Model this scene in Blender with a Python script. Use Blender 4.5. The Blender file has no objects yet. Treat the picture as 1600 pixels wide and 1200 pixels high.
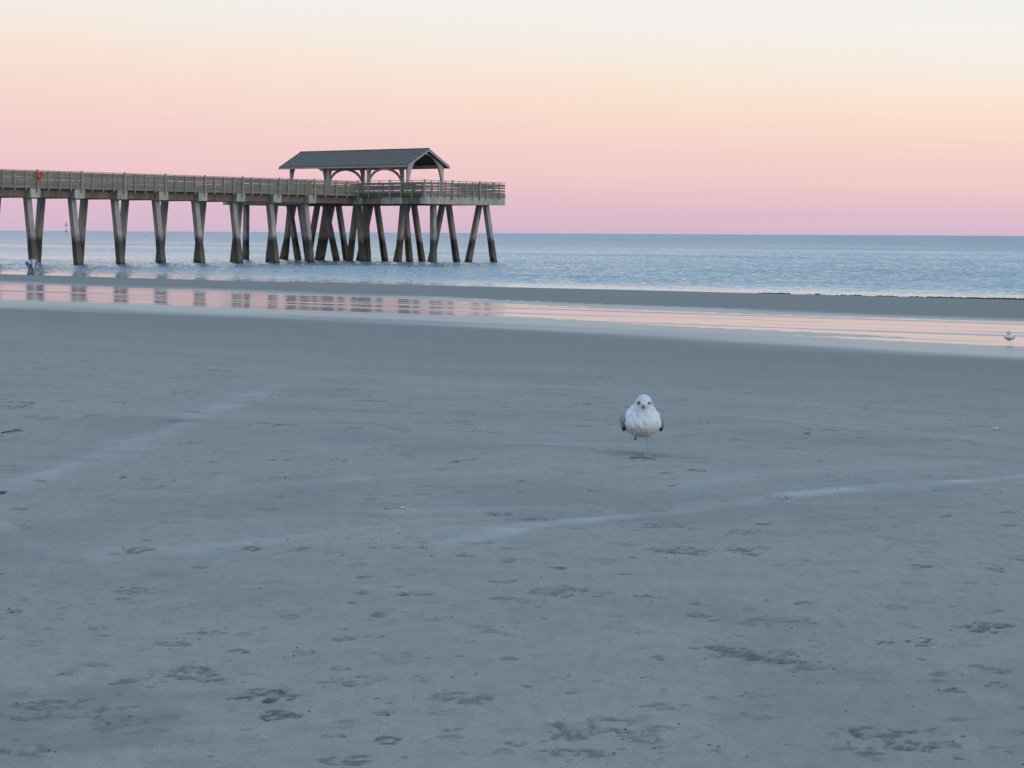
import bpy, math, random
import numpy as np
from mathutils import Vector, Matrix
random.seed(7); rng = np.random.RandomState(11)
S = bpy.context.scene; C = S.collection
PI = math.pi
# ------------------------------------------------------------------ camera
F = 3300.0; HC = 3.0
PITCH = math.atan(235.7/F); ROLL = math.radians(0.304)
fw = Vector((0, math.cos(PITCH), -math.sin(PITCH)))
rt0 = Vector((1, 0, 0)); up0 = rt0.cross(fw)
rt = rt0*math.cos(ROLL) + up0*math.sin(ROLL); up = rt.cross(fw)
cam = bpy.data.objects.new('camera', bpy.data.cameras.new('camera')); C.objects.link(cam)
M3 = Matrix((rt, up, -fw)).transposed()
cam.matrix_world = Matrix.Translation((0, 0, HC)) @ M3.to_4x4()
cam.data.sensor_width = 36; cam.data.lens = F/1600*36
cam.data.clip_start = 0.1; cam.data.clip_end = 200000
S.camera = cam
UX, UY = 0.622, 0.783           # seaward direction, along the pier; (UY,-UX) runs along the shore
def ray(px, py):
    return (rt*((px-800)/F) + up*(-(py-600)/F) + fw)

# ------------------------------------------------------------------ noise
def _h(ix, iy, s):
    a = (ix.astype(np.int64)*374761393 + iy.astype(np.int64)*668265263 + s*982451653) & 0x7fffffff
    a = ((a ^ (a >> 13))*1274126177) & 0x7fffffff
    return (a ^ (a >> 16)) & 0x7fffffff
def pn(x, y, s=0):
    x = np.asarray(x, float); y = np.asarray(y, float)
    x0 = np.floor(x); y0 = np.floor(y); fx = x-x0; fy = y-y0
    sx = fx*fx*fx*(fx*(fx*6-15)+10); sy = fy*fy*fy*(fy*(fy*6-15)+10)
    def g(dx, dy):
        a = _h(x0+dx, y0+dy, s)/2147483647.0*2*PI
        return np.cos(a)*(fx-dx) + np.sin(a)*(fy-dy)
    n0 = g(0,0)*(1-sx)+g(1,0)*sx; n1 = g(0,1)*(1-sx)+g(1,1)*sx
    return (n0*(1-sy)+n1*sy)*1.5
def fbm(x, y, o=4, s=0, g=.5):
    r = 0; a = 1
    for i in range(o):
        r = r + a*pn(x, y, s+i*17); x = x*2.03+3.1; y = y*2.03+1.7; a *= g
    return r
def sst(a, b, x):
    t = np.clip((x-a)/(b-a), 0, 1); return t*t*(3-2*t)

# ------------------------------------------------------------------ terrain
GZ = 1.95
POOL_Z = 0.02
def uv(x, y): return x*UX+y*UY, x*UY-y*UX
def pool_edges(v):
    un = np.interp(v, [-300,-100,-75,-60,-46.6,-36,-25,0,200], [60,58.2,57.6,58.4,58.6,57.2,54.2,52,52])
    uf = np.interp(v, [-300,-97,-75,-60,-54,-42,-31.6,0,200], [78,75.6,73.5,71.5,69.6,68.6,68.4,68,68])
    us = np.interp(v, [-300,-113,-88,-60,200], [90,90.5,89,92.5,95])
    return un, uf, us
def base_z(x, y):
    x = np.asarray(x, float); y = np.asarray(y, float)
    u, v = uv(x, y); un, uf, us = pool_edges(v)
    w = fbm(u*.12, v*.03, 3, 5)
    un = un + .9*w; uf = uf + .8*fbm(u*.1+9, v*.035, 3, 8); us = us + .5*fbm(u*.1+9, v*.06, 3, 21)
    t = np.clip((u-8)/(un-8), 0, 1)
    z1 = POOL_Z + (GZ-POOL_Z)*(1-t)**1.55
    z = np.where(u < un, z1, POOL_Z)
    # basin and bar
    tb = np.clip((u-un)/(uf-un), 0, 1)
    z = np.where((u >= un) & (u < uf), POOL_Z-.055*np.sin(PI*tb), z)
    tc = np.clip((u-uf)/(us-uf), 0, 1)
    z = np.where((u >= uf) & (u < us), POOL_Z*(1-tc)+.24*np.sin(PI*tc**.9)**.9, z)
    z = np.where(u >= us, np.maximum(-.05*(u-us), -3.0), z)
    # thin sand streaks breaking the shallow pool
    st = fbm(u*.6, v*.03, 3, 31)
    z = z + .034*np.clip(st, -.5, 1)*sst(un-8, un-2, u)*sst(uf+6, uf-1, u)
    z = z + .02*fbm(x*.25, y*.25, 3, 41)*sst(50, 25, u) + np.where(u < -5, (-5-u)*.01, 0)
    return z
def ground(px, py, zf=base_z, n=3):
    r = ray(px, py); t = (HC-GZ)/max(-r.z, 1e-5)
    for _ in range(22):
        p = Vector((0, 0, HC)) + r*t
        z = float(zf(np.array([p.x]), np.array([p.y]))[0])
        t += .75*((HC-z)/(-r.z) - t)
    p = Vector((0, 0, HC)) + r*t
    return p.x, p.y, z
def at_z(px, py, z):
    r = ray(px, py); t = (z-HC)/r.z; p = Vector((0,0,HC))+r*t
    return p

# clumps of kicked-up sand: (px, py, width in px, strength)
CL = [(300,1055,140,1.1),(410,1086,110,1.1),(440,1117,95,1),(310,991,75,1),(215,924,95,.8),(20,955,45,1),(150,978,34,.7),(735,1090,120,.8),
 (915,1140,150,1),(990,1148,90,.7),(860,1174,110,.8),(940,1180,60,.7),(1105,1168,80,.8),(855,924,100,1.2),(935,930,50,.7),(1012,931,45,1),(1140,1018,130,1),
 (1215,1025,90,1.2),(1265,1042,100,.8),(1385,1150,150,1.1),(1470,1155,90,.8),(1440,1003,66,.9),(1384,1004,34,1),(1485,1077,55,1),
 (1540,984,90,.9),(1560,887,60,1),(1445,883,50,.9),(1595,872,50,.8),(1060,860,100,.9),(1160,859,90,1),(775,803,60,1),(850,812,36,1),(660,857,36,1.2),
 (395,856,42,1.1),(205,862,66,.9),(430,747,50,1.1),(190,745,30,.9),(240,748,50,.7),(725,868,40,.9),(794,877,38,.9),(1152,831,44,.9),
 (1030,820,70,.7),(930,766,28,.9),(533,720,22,.9),(300,692,66,.7),(455,719,24,.9),(640,711,30,.7),(735,718,44,.7),(815,751,24,.9),
 (1215,779,50,.9),(1290,765,50,.7),(1000,719,40,.7),(1090,736,44,.8),(1246,627,28,.9),(320,634,40,.5),(420,666,44,.5),(70,652,50,.7),
 (240,760,60,.5),(610,855,70,.7),(470,858,60,.6),(218,857,60,.6),(270,1005,60,.7),(770,985,90,.6),(1005,1055,30,.7),(595,1117,40,.8),
 (100,1110,180,.9),(30,1170,120,1),(190,1130,160,.8),(520,865,40,.5),(1310,600,70,.4),(1480,745,60,.6),(1480,805,40,.7),
 (680,968,50,.5),(1090,944,30,.8),(1100,962,40,.7),(1580,800,30,.8),(1570,821,26,.8),(560,1065,100,.4),(620,1030,80,.4),(1400,950,60,.6),
 (1220,970,110,.7),(1270,975,40,.7),(480,1018,50,.4),(1180,1085,40,.7),(1190,1120,60,.6),(790,935,50,.7),(700,1155,60,.5),(540,1190,90,.8)]
clumps = []
for px, py, w, a in CL:
    x, y, z = ground(px, py)
    clumps.append((x, y, w*math.hypot(x, y)/F*.42, a))
for i in range(1250):
    y = 3300*1.05/(235+600*random.random()**1.1); x = random.uniform(-.5, .5)*(y+.6)
    clumps.append((x, y, random.uniform(.007, .024)*(1+y*.07), random.uniform(.35, .95)))
for i in range(620):      # flat marks on the farther sand
    y = 3300*1.2/(125+215*random.random()); x = random.uniform(-.45, .45)*y
    clumps.append((x, y, random.uniform(.035, .13)*(y/16), random.uniform(.5, 1.1)))
# pale bands of dry blown sand: polylines (px, py), half width in metres, strength
ST = [([(-80,785),(40,752),(150,712),(260,672),(350,636),(440,602)], .10, .55),
      ([(700,850),(820,822),(960,808),(1100,795),(1250,772),(1400,762),(1700,738)], .07, 1.25),
      ([(620,800),(850,795),(1000,800),(1180,778)], .07, .6),
      ([(1180,652),(1330,668),(1500,682)], .09, .5),
      ([(100,860),(300,860),(500,835),(700,812)], .05, .42),
      ([(-50,800),(60,850),(160,872)], .06, .4),
      ([(500,700),(800,692),(980,695)], .12, .4),
      ([(1050,760),(1300,735),(1500,720)], .12, .35),
      ([(300,770),(600,745),(820,735)], .08, .35),
      ([(-50,930),(300,900),(700,925)], .03, .25)]
streaks = [([ground(*p)[:2] for p in pl], w, s) for pl, w, s in ST]

def detail(x, y):
    """height, dry, dug for arrays of ground points"""
    x = np.asarray(x, float); y = np.asarray(y, float)
    h = .004*fbm(x*1.1, y*.8, 3, 61) + 0.0032*fbm(x*6, y*6, 3, 71)*(y < 30)
    dry = np.zeros_like(x); dug_shade = np.zeros_like(x)
    wob = .05*fbm(x*1.2, y*1.2, 3, 81) + .012*fbm(x*9, y*9, 2, 83)
    for pl, w, s in streaks:
        d = np.full(x.shape, 1e9)
        for (x0, y0), (x1, y1) in zip(pl[:-1], pl[1:]):
            L2 = (x1-x0)**2+(y1-y0)**2
            t = np.clip(((x-x0)*(x1-x0)+(y-y0)*(y1-y0))/L2, 0, 1)
            d = np.minimum(d, np.hypot(x-x0-t*(x1-x0), y-y0-t*(y1-y0)))
        ww = w*1.7*(1+.6*fbm(x*.8, y*.8, 2, 91))*(.6+y*.05)*.62
        m = sst(1.7, .2, (d+wob)/ww)*s*.85*(.5+.5*sst(-.35, .35, fbm(x*1.7, y*1.1, 3, 97)))*np.clip(.9+.35*fbm(x*5, y*3, 3, 95), 0, 1.2)
        dry = np.maximum(dry, m)
    h = h + dry*.006
    n1 = fbm(x*9, y*13, 3, 101); n2 = fbm(x*34, y*40, 2, 111)
    big = len(y) > 5000 and bool(np.all(y[1:] >= y[:-1]))
    for cx, cy, r, a in clumps:
        R = r*2.0
        if big:
            lo, hi = np.searchsorted(y, [cy-R, cy+R]); ii = lo+np.nonzero(np.abs(x[lo:hi]-cx) < R)[0]
        else: ii = np.nonzero((np.abs(x-cx) < R) & (np.abs(y-cy) < R))[0]
        if len(ii) == 0: continue
        xx = x[ii]; yy = y[ii]
        d = np.hypot(xx-cx, yy-cy)/r
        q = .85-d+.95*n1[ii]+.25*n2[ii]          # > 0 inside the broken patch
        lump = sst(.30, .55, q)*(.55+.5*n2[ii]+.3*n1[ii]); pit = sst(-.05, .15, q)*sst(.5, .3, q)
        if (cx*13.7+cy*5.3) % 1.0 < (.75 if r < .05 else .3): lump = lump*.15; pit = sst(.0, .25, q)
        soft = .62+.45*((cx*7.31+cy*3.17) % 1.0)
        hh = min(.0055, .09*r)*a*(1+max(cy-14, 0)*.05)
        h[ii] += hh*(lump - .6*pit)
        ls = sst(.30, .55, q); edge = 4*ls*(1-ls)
        dug_shade[ii] = np.maximum(dug_shade[ii], np.clip(1.1*pit*np.clip(.55+1.2*n2[ii], 0, 1)+.9*edge+.35*lump*np.clip(1.5*n2[ii], 0, 1), 0, 1)*min(a, 1)*soft)  # damp turned-up sand, plus shade painted on lump edges and in pits
    return h, dry, dug_shade

# ------------------------------------------------------------------ object helpers
def tag(o, label=None, cat=None, group=None, kind=None):
    if label: o['label'] = label
    if cat: o['category'] = cat
    if group: o['group'] = group
    if kind: o['kind'] = kind
    return o
def empty(name, loc=(0,0,0), rz=0):
    o = bpy.data.objects.new(name, None); C.objects.link(o); o.location = loc; o.rotation_euler = (0,0,rz); return o
def link(name, me, mat, parent=None, smooth=False):
    o = bpy.data.objects.new(name, me); C.objects.link(o)
    if mat: me.materials.append(mat)
    if parent is not None: o.parent = parent
    if smooth: me.polygons.foreach_set('use_smooth', [True]*len(me.polygons))
    return o
class MB:
    def __init__(s): s.v = []; s.f = []
    def add(s, vs, fs):
        b = len(s.v); s.v += [tuple(p) for p in vs]; s.f += [tuple(i+b for i in f) for f in fs]
    def hexa(s, p):     # 8 points: bottom loop 0-3, top loop 4-7
        s.add(p, [(3,2,1,0),(4,5,6,7),(0,1,5,4),(1,2,6,5),(2,3,7,6),(3,0,4,7)])
    def box(s, fn, a0, a1, b0, b1, z0, z1):   # fn maps (a,b,z)->xyz
        s.hexa([fn(a0,b0,z0),fn(a1,b0,z0),fn(a1,b1,z0),fn(a0,b1,z0),fn(a0,b0,z1),fn(a1,b0,z1),fn(a1,b1,z1),fn(a0,b1,z1)])
    def tube(s, pts, rs, n=8):
        rings = []
        for i, p in enumerate(pts):
            p = Vector(p); q = Vector(pts[min(i+1, len(pts)-1)]); o = Vector(pts[max(i-1, 0)])
            d = (q-o).normalized(); a = d.orthogonal().normalized() if i == 0 else (a - d*a.dot(d)).normalized()
            b = d.cross(a); r = rs[i] if hasattr(rs, '__len__') else rs
            rings.append([p+a*r*math.cos(2*PI*k/n)+b*r*math.sin(2*PI*k/n) for k in range(n)])
        vs = [q for R in rings for q in R]; fs = []
        for i in range(len(rings)-1):
            for k in range(n):
                fs.append((i*n+k, i*n+(k+1)%n, (i+1)*n+(k+1)%n, (i+1)*n+k))
        fs.append(tuple(range(n))[::-1]); fs.append(tuple((len(rings)-1)*n+k for k in range(n)))
        s.add(vs, fs)
    def prism(s, poly, fn, t0, t1):   # poly in (a,z), thickness along t; fn(a,t,z)
        n = len(poly); vs = [fn(a,t0,z) for a,z in poly]+[fn(a,t1,z) for a,z in poly]
        fs = [tuple(range(n)), tuple(range(n, 2*n))[::-1]] + [(i, n+i, n+(i+1)%n, (i+1)%n) for i in range(n)]
        s.add(vs, fs)
    def build(s, name, mat, parent=None, smooth=False):
        me = bpy.data.meshes.new(name); me.from_pydata(s.v, [], s.f)
        import bmesh
        bm = bmesh.new(); bm.from_mesh(me); bmesh.ops.recalc_face_normals(bm, faces=bm.faces); bm.to_mesh(me); bm.free()
        return link(name, me, mat, parent, smooth)
def grid_mesh(name, X, Y, Z, mat, attrs=None, smooth=True):
    nr, nc = X.shape; me = bpy.data.meshes.new(name)
    me.vertices.add(nr*nc); co = np.stack([X, Y, Z], -1).reshape(-1).astype(np.float32); me.vertices.foreach_set('co', co)
    i = np.arange(nr-1)[:, None]*nc+np.arange(nc-1)[None, :]
    q = np.stack([i, i+1, i+1+nc, i+nc], -1).reshape(-1); nq = (nr-1)*(nc-1)
    me.loops.add(nq*4); me.loops.foreach_set('vertex_index', q.astype(np.int32))
    me.polygons.add(nq); me.polygons.foreach_set('loop_start', (np.arange(nq)*4).astype(np.int32))
    me.update(calc_edges=True); me.validate()
    for k, a in (attrs or {}).items():
        at = me.attributes.new(k, 'FLOAT', 'POINT'); at.data.foreach_set('value', a.reshape(-1).astype(np.float32))
    o = link(name, me, mat)
    if smooth: me.polygons.foreach_set('use_smooth', np.ones(nq, bool))
    return o
def blob(name, parts, voxel, mat, parent=None, smooth=6, colour=None):
    """one continuous skin round a set of ellipsoids / tapered limbs"""
    import bmesh
    bm = bmesh.new()
    for p in parts:
        if p[0] == 'e':
            _, c, r, rot = p
            m = Matrix.Translation(c) @ Matrix.Rotation(rot, 4, 'Y') @ Matrix.Diagonal((*r, 1))
            bmesh.ops.create_icosphere(bm, subdivisions=3, radius=1, matrix=m)
        else:
            _, a, b, ra, rb = p; a = Vector(a); b = Vector(b); d = b-a
            m = Matrix.Translation((a+b)/2) @ d.to_track_quat('Z', 'Y').to_matrix().to_4x4()
            bmesh.ops.create_cone(bm, segments=14, radius1=ra, radius2=rb, depth=d.length, cap_ends=True, matrix=m)
            for q, r in ((a, ra), (b, rb)):
                bmesh.ops.create_icosphere(bm, subdivisions=2, radius=r, matrix=Matrix.Translation(q))
    me = bpy.data.meshes.new(name); bm.to_mesh(me); bm.free()
    t = bpy.data.objects.new('tmp', me); C.objects.link(t)
    r = t.modifiers.new('r', 'REMESH'); r.mode = 'VOXEL'; r.voxel_size = voxel
    if smooth:
        s = t.modifiers.new('s', 'SMOOTH'); s.iterations = smooth; s.factor = .5
    dg = bpy.context.evaluated_depsgraph_get(); dg.update()
    me2 = bpy.data.meshes.new_from_object(t.evaluated_get(dg)); me2.name = name
    bpy.data.objects.remove(t); bpy.data.meshes.remove(me)
    if colour:
        ca = me2.color_attributes.new('Col', 'FLOAT_COLOR', 'POINT')
        for i, v in enumerate(me2.vertices): ca.data[i].color = (*colour(v.co), 1)
    return link(name, me2, mat, parent, True)

# ------------------------------------------------------------------ materials
class NT:
    def __init__(s, name):
        s.m = bpy.data.materials.new(name); s.m.use_nodes = True; s.t = s.m.node_tree; s.t.nodes.clear()
        s.out = s.n('ShaderNodeOutputMaterial'); s.b = s.n('ShaderNodeBsdfPrincipled'); s.l(s.b.outputs[0], s.out.inputs[0])
    def n(s, ty, **kw):
        x = s.t.nodes.new(ty)
        for k, v in kw.items(): setattr(x, k, v)
        return x
    def l(s, a, b): s.t.links.new(a, b)
    def val(s, x, sock):
        if isinstance(x, (int, float)): sock.default_value = x
        elif isinstance(x, tuple): sock.default_value = (*x, 1) if len(x) == 3 and len(sock.default_value) == 4 else x
        else: s.l(x, sock)
    def math(s, op, a, b=0, clamp=False):
        x = s.n('ShaderNodeMath', operation=op); x.use_clamp = clamp; s.val(a, x.inputs[0]); s.val(b, x.inputs[1]); return x.outputs[0]
    def mix(s, f, a, b):
        x = s.n('ShaderNodeMix', data_type='RGBA'); s.val(f, x.inputs[0]); s.val(a, x.inputs[6]); s.val(b, x.inputs[7]); return x.outputs[2]
    def pos(s, scale=(1,1,1), rot=(0,0,0)):
        g = s.n('ShaderNodeNewGeometry'); m = s.n('ShaderNodeMapping'); m.inputs['Scale'].default_value = scale; m.inputs['Rotation'].default_value = rot
        s.l(g.outputs['Position'], m.inputs['Vector']); return m.outputs[0]
    def noise(s, v, sc, det=4, rough=.55):
        x = s.n('ShaderNodeTexNoise'); x.inputs['Scale'].default_value = sc; x.inputs['Detail'].default_value = det; x.inputs['Roughness'].default_value = rough
        s.l(v, x.inputs['Vector']); return x.outputs[0]
    def ramp(s, f, a, b):
        x = s.n('ShaderNodeMapRange'); x.inputs[1].default_value = a; x.inputs[2].default_value = b; s.l(f, x.inputs[0]); return x.outputs[0]
    def attr(s, n):
        x = s.n('ShaderNodeAttribute', attribute_name=n); return x.outputs['Fac']
    def bump(s, h, st=1, dist=.01, nrm=None):
        x = s.n('ShaderNodeBump'); x.inputs['Distance'].default_value = dist; s.val(st, x.inputs['Strength']); s.l(h, x.inputs['Height'])
        if nrm is not None: s.l(nrm, x.inputs['Normal'])
        return x.outputs[0]
    def set(s, **k):
        for a, v in k.items(): s.val(v, s.b.inputs[a.replace('_', ' ')])
        return s.m
def simple(name, col, rough=.7, var=.25, sc=8, bump=.3, dist=.005, scale=(1,1,1)):
    t = NT(name); p = t.pos(scale); n = t.noise(p, sc)
    c = t.mix(t.ramp(n, .3, .7), tuple(x*(1-var) for x in col), tuple(min(1, x*(1+var)) for x in col))
    t.l(t.bump(n, bump, dist), t.b.inputs['Normal'])
    return t.set(Base_Color=c, Roughness=rough)
# sand
t = NT('sand'); p = t.pos(); dry = t.attr('dry'); dug_shade = t.attr('dug_shade'); wet = t.attr('wet')
big = t.noise(p, .5, 4); mid = t.noise(t.pos((.6,1.6,1)), 3.2, 5, .6); fine = t.noise(p, 60, 3, .6); grain = t.noise(p, 450, 2, .7)
speck = t.noise(p, 110, 2, .5)
c = t.mix(t.ramp(big, .3, .7), (.275,.254,.211), (.338,.309,.258))
c = t.mix(t.math('MULTIPLY', t.ramp(mid, .38, .68), .45), c, (.238,.214,.184))
c = t.mix(t.math('MULTIPLY', t.ramp(fine, .35, .7), .3), c, (.27,.25,.215))
c = t.mix(t.math('MULTIPLY', t.ramp(grain, .35, .7), .4), c, (.46,.43,.37))
c = t.mix(t.math('MULTIPLY', t.ramp(t.noise(t.pos((1,.45,1)), 22, 4, .65), .45, .75), .4), c, (.185,.168,.147))
c = t.mix(t.math('MULTIPLY', t.ramp(speck, .64, .72), .65), c, (.14,.13,.115))
c = t.mix(t.math('MULTIPLY', t.ramp(t.noise(p, 170, 3, .7), .42, .70), .42), c, (.185,.168,.15))
c = t.mix(t.math('MULTIPLY', t.ramp(t.noise(p, 95, 2, .6), .69, .74), .7), c, (.60,.57,.52))
c = t.mix(t.math('MULTIPLY', dry, .8), c, (.44,.42,.375))
c = t.mix(t.math('MULTIPLY', dug_shade, .92, True), c, (.095,.09,.083))  # dark tone for moist sand and the painted shade of clump slopes
c = t.mix(t.math('MULTIPLY', t.ramp(t.noise(t.pos((1,1.3,1)), 5.0, 3, .6), .60, .72), .42), c, (.165,.152,.132))
c = t.mix(wet, c, (.192,.18,.152))
rough = t.math('SUBTRACT', .95, t.math('MULTIPLY', t.attr('sheen'), .62))
hh = t.math('ADD', t.math('MULTIPLY', fine, .5), t.math('MULTIPLY', grain, .15))
fl = t.math('SUBTRACT', 1, t.math('MULTIPLY', t.attr('sheen'), .93))
nb = t.bump(hh, fl, .007)
t.l(nb, t.b.inputs['Normal'])
spec = t.math('ADD', .12, t.math('MULTIPLY', t.attr('sheen'), .5))
M_sand = t.set(Base_Color=c, Roughness=rough, Specular_IOR_Level=spec)
# sea
ang = math.atan2(UY, UX)   # waves: texture x axis turned to the seaward direction
def water_mat(name, sx, layers, base, rough, attr=None, bias=0.):
    """water whose facets are tilted directly by noise, so that far water stays as rough as near water"""
    t = NT(name); g = t.n('ShaderNodeNewGeometry')
    m = t.n('ShaderNodeMapping', vector_type='TEXTURE'); m.inputs['Rotation'].default_value = (0, 0, ang-.12); m.inputs['Scale'].default_value = (1, sx, 1)
    t.l(g.outputs['Position'], m.inputs['Vector']); acc = None
    for sc, det, k in layers:
        x = t.n('ShaderNodeTexNoise'); x.inputs['Scale'].default_value = sc; x.inputs['Detail'].default_value = det; x.inputs['Roughness'].default_value = .6
        t.l(m.outputs[0], x.inputs['Vector'])
        a = t.n('ShaderNodeVectorMath', operation='MULTIPLY_ADD'); t.l(x.outputs['Color'], a.inputs[0])
        a.inputs[1].default_value = (2*k, 1.5*k, 0); a.inputs[2].default_value = (-k, -.75*k, 0)
        if acc is None: acc = a.outputs[0]
        else:
            b = t.n('ShaderNodeVectorMath', operation='ADD'); t.l(acc, b.inputs[0]); t.l(a.outputs[0], b.inputs[1]); acc = b.outputs[0]
    b = t.n('ShaderNodeVectorMath', operation='ADD'); t.l(acc, b.inputs[0]); b.inputs[1].default_value = (-bias*UX, -bias*UY, 0); acc = b.outputs[0]
    if attr:
        b = t.n('ShaderNodeVectorMath', operation='SCALE'); t.l(acc, b.inputs[0]); t.l(t.attr(attr), b.inputs['Scale']); acc = b.outputs[0]
    b = t.n('ShaderNodeVectorMath', operation='ADD'); t.l(acc, b.inputs[0]); t.l(g.outputs['Normal'], b.inputs[1])
    c = t.n('ShaderNodeVectorMath', operation='NORMALIZE'); t.l(b.outputs[0], c.inputs[0]); t.l(c.outputs[0], t.b.inputs['Normal'])
    return t.set(Base_Color=base, Roughness=rough, IOR=1.333)
M_sea = water_mat('sea_water', 2.2, ((1.1,3,.26),(4.6,4,.80)), (.175,.25,.275), .10, 'rip', .20)
M_pool = water_mat('pool_water', 14, ((.9,2,.014),(5,2,.014)), (.24,.15,.155), .10)
def pool_film():
    # long bands of ruffled water between the mirror-flat ones
    t = NT.__new__(NT); t.m = M_pool; t.t = M_pool.node_tree; t.b = next(n for n in t.t.nodes if n.type == 'BSDF_PRINCIPLED')
    g = t.n('ShaderNodeNewGeometry'); m = t.n('ShaderNodeMapping', vector_type='TEXTURE'); m.inputs['Rotation'].default_value = (0, 0, ang+.03); m.inputs['Scale'].default_value = (1, 22, 1)
    t.l(g.outputs['Position'], m.inputs['Vector']); k = t.ramp(t.noise(m.outputs[0], .6, 3, .6), .52, .60)
    nrm = t.b.inputs['Normal'].links[0].from_socket
    b = t.n('ShaderNodeVectorMath', operation='SCALE'); b.inputs[0].default_value = (-.055*UX, -.055*UY, 0); t.l(k, b.inputs['Scale'])
    a = t.n('ShaderNodeVectorMath', operation='ADD'); t.l(nrm, a.inputs[0]); t.l(b.outputs[0], a.inputs[1])
    c = t.n('ShaderNodeVectorMath', operation='NORMALIZE'); t.l(a.outputs[0], c.inputs[0]); t.l(c.outputs[0], t.b.inputs['Normal'])
    t.l(t.math('ADD', .11, t.math('MULTIPLY', k, .16)), t.b.inputs['Roughness'])
pool_film()
def concrete(name, tide=True):
    t = NT(name); p = t.pos((1,1,.35)); n = t.noise(p, 1.6, 5, .6); n2 = t.noise(t.pos(), 9, 4, .6)
    c = t.mix(t.ramp(n, .3, .7), (.30,.26,.215), (.52,.47,.41))
    c = t.mix(t.math('MULTIPLY', t.ramp(n2, .45, .75), .5), c, (.21,.185,.155))
    if tide:
        g = t.n('ShaderNodeNewGeometry'); s = t.n('ShaderNodeSeparateXYZ'); t.l(g.outputs['Position'], s.inputs[0])
        z = t.math('ADD', s.outputs[2], t.math('MULTIPLY', t.math('SUBTRACT', t.noise(t.pos((1,1,.8)), 1.1, 4, .6), .5), 1.5))
        c = t.mix(t.ramp(z, 2.75, 2.1), c, (.075,.068,.055))
        c = t.mix(t.ramp(z, 1.7, .7), c, (.15,.12,.078))
        c = t.mix(t.ramp(z, .35, .1), c, (.05,.05,.04))
    t.l(t.bump(n2, .6, .03), t.b.inputs['Normal'])
    return t.set(Base_Color=c, Roughness=.85)
M_pile = concrete('pile_concrete'); 
def cap_mat():
    t = NT('cap_concrete'); n = t.noise(t.pos((1,1,.25)), 1.3, 5, .6); n2 = t.noise(t.pos((1,1,.15)), 4, 4, .6)
    c = t.mix(t.ramp(n, .35, .65), (.36,.325,.26), (.54,.50,.42))
    c = t.mix(t.math('MULTIPLY', t.ramp(n2, .5, .72), .6), c, (.17,.16,.13))
    t.l(t.bump(n2, .4, .02), t.b.inputs['Normal'])
    return t.set(Base_Color=c, Roughness=.85)
M_cap = cap_mat()
M_girder = simple('girder_stained', (.21,.16,.115), .9, .35, 1.2, scale=(1,1,.3))
def wood_mat(name, a, b, green=0.):
    t = NT(name); n = t.noise(t.pos((1,1,2.5)), 1.8, 6, .65); n2 = t.noise(t.pos((1,1,6)), 14, 3, .6)
    c = t.mix(t.ramp(n, .3, .7), a, b)
    c = t.mix(t.math('MULTIPLY', t.ramp(n2, .4, .75), .5), c, tuple(x*.55 for x in a))
    if green: c = t.mix(t.math('MULTIPLY', t.ramp(t.noise(t.pos(), .7, 3), .42, .62), green), c, (.075,.10,.03))
    t.l(t.bump(n2, .5, .01), t.b.inputs['Normal'])
    return t.set(Base_Color=c, Roughness=.9)
M_wood = wood_mat('weathered_wood', (.22,.18,.14), (.34,.285,.235), .2)
M_post = wood_mat('rail_post_wood', (.34,.29,.235), (.46,.40,.335))
M_rim = wood_mat('rim_wood', (.21,.175,.135), (.31,.265,.21), .3)
M_algae = wood_mat('algae_rim', (.09,.095,.05), (.10,.13,.04), .9)
M_white = simple('aged_white_paint', (.50,.45,.43), .7, .12, 1.5)
M_trim = simple('fascia_paint', (.36,.33,.31), .7, .15, 2)
def shingle():
    t = NT('roof_shingles'); n = t.noise(t.pos(), 3, 5, .7); n2 = t.noise(t.pos((1,1,12)), 1.3, 3, .6)
    c = t.mix(t.ramp(n, .3, .7), (.115,.098,.078), (.18,.153,.125)); c = t.mix(t.math('MULTIPLY', t.ramp(n2, .4, .7), .45), c, (.07,.063,.055))
    t.l(t.bump(n2, .8, .03), t.b.inputs['Normal'])
    return t.set(Base_Color=c, Roughness=.95)
M_roof = shingle()
M_dark = simple('soffit_wood', (.10,.085,.08), .9)
M_orange = simple('orange_plastic', (.50,.13,.06), .6, .1)
M_red = simple('red_daymark_paint', (.75,.36,.33), .6, .1)
M_skin = simple('skin', (.45,.28,.2), .6, .05)
M_shirt = simple('pale_shirt_cloth', (.66,.67,.74), .9, .08, 6)
M_vest = simple('grey_jacket_cloth', (.25,.28,.34), .9, .1, 6)
M_jeans = simple('blue_jeans_cloth', (.07,.14,.22), .9, .15, 6)
M_hair = simple('grey_hair', (.28,.27,.27), .9)
M_shoe = simple('dark_shoe', (.06,.05,.06), .8)
M_drift = simple('driftwood', (.36,.29,.2), .9, .2, 20)
M_reed = simple('brown_reed', (.14,.10,.07), .9, .25, 20)
M_shell = simple('shell_white', (.75,.72,.66), .5, .06, 30)
M_leaf = simple('dry_leaf', (.45,.33,.16), .8, .15, 30)
M_weed = simple('dark_seaweed', (.045,.045,.035), .8, .3, 5)
M_clod = simple('damp_sand_clod', (.17,.16,.14), .95, .35, 30)
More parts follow.
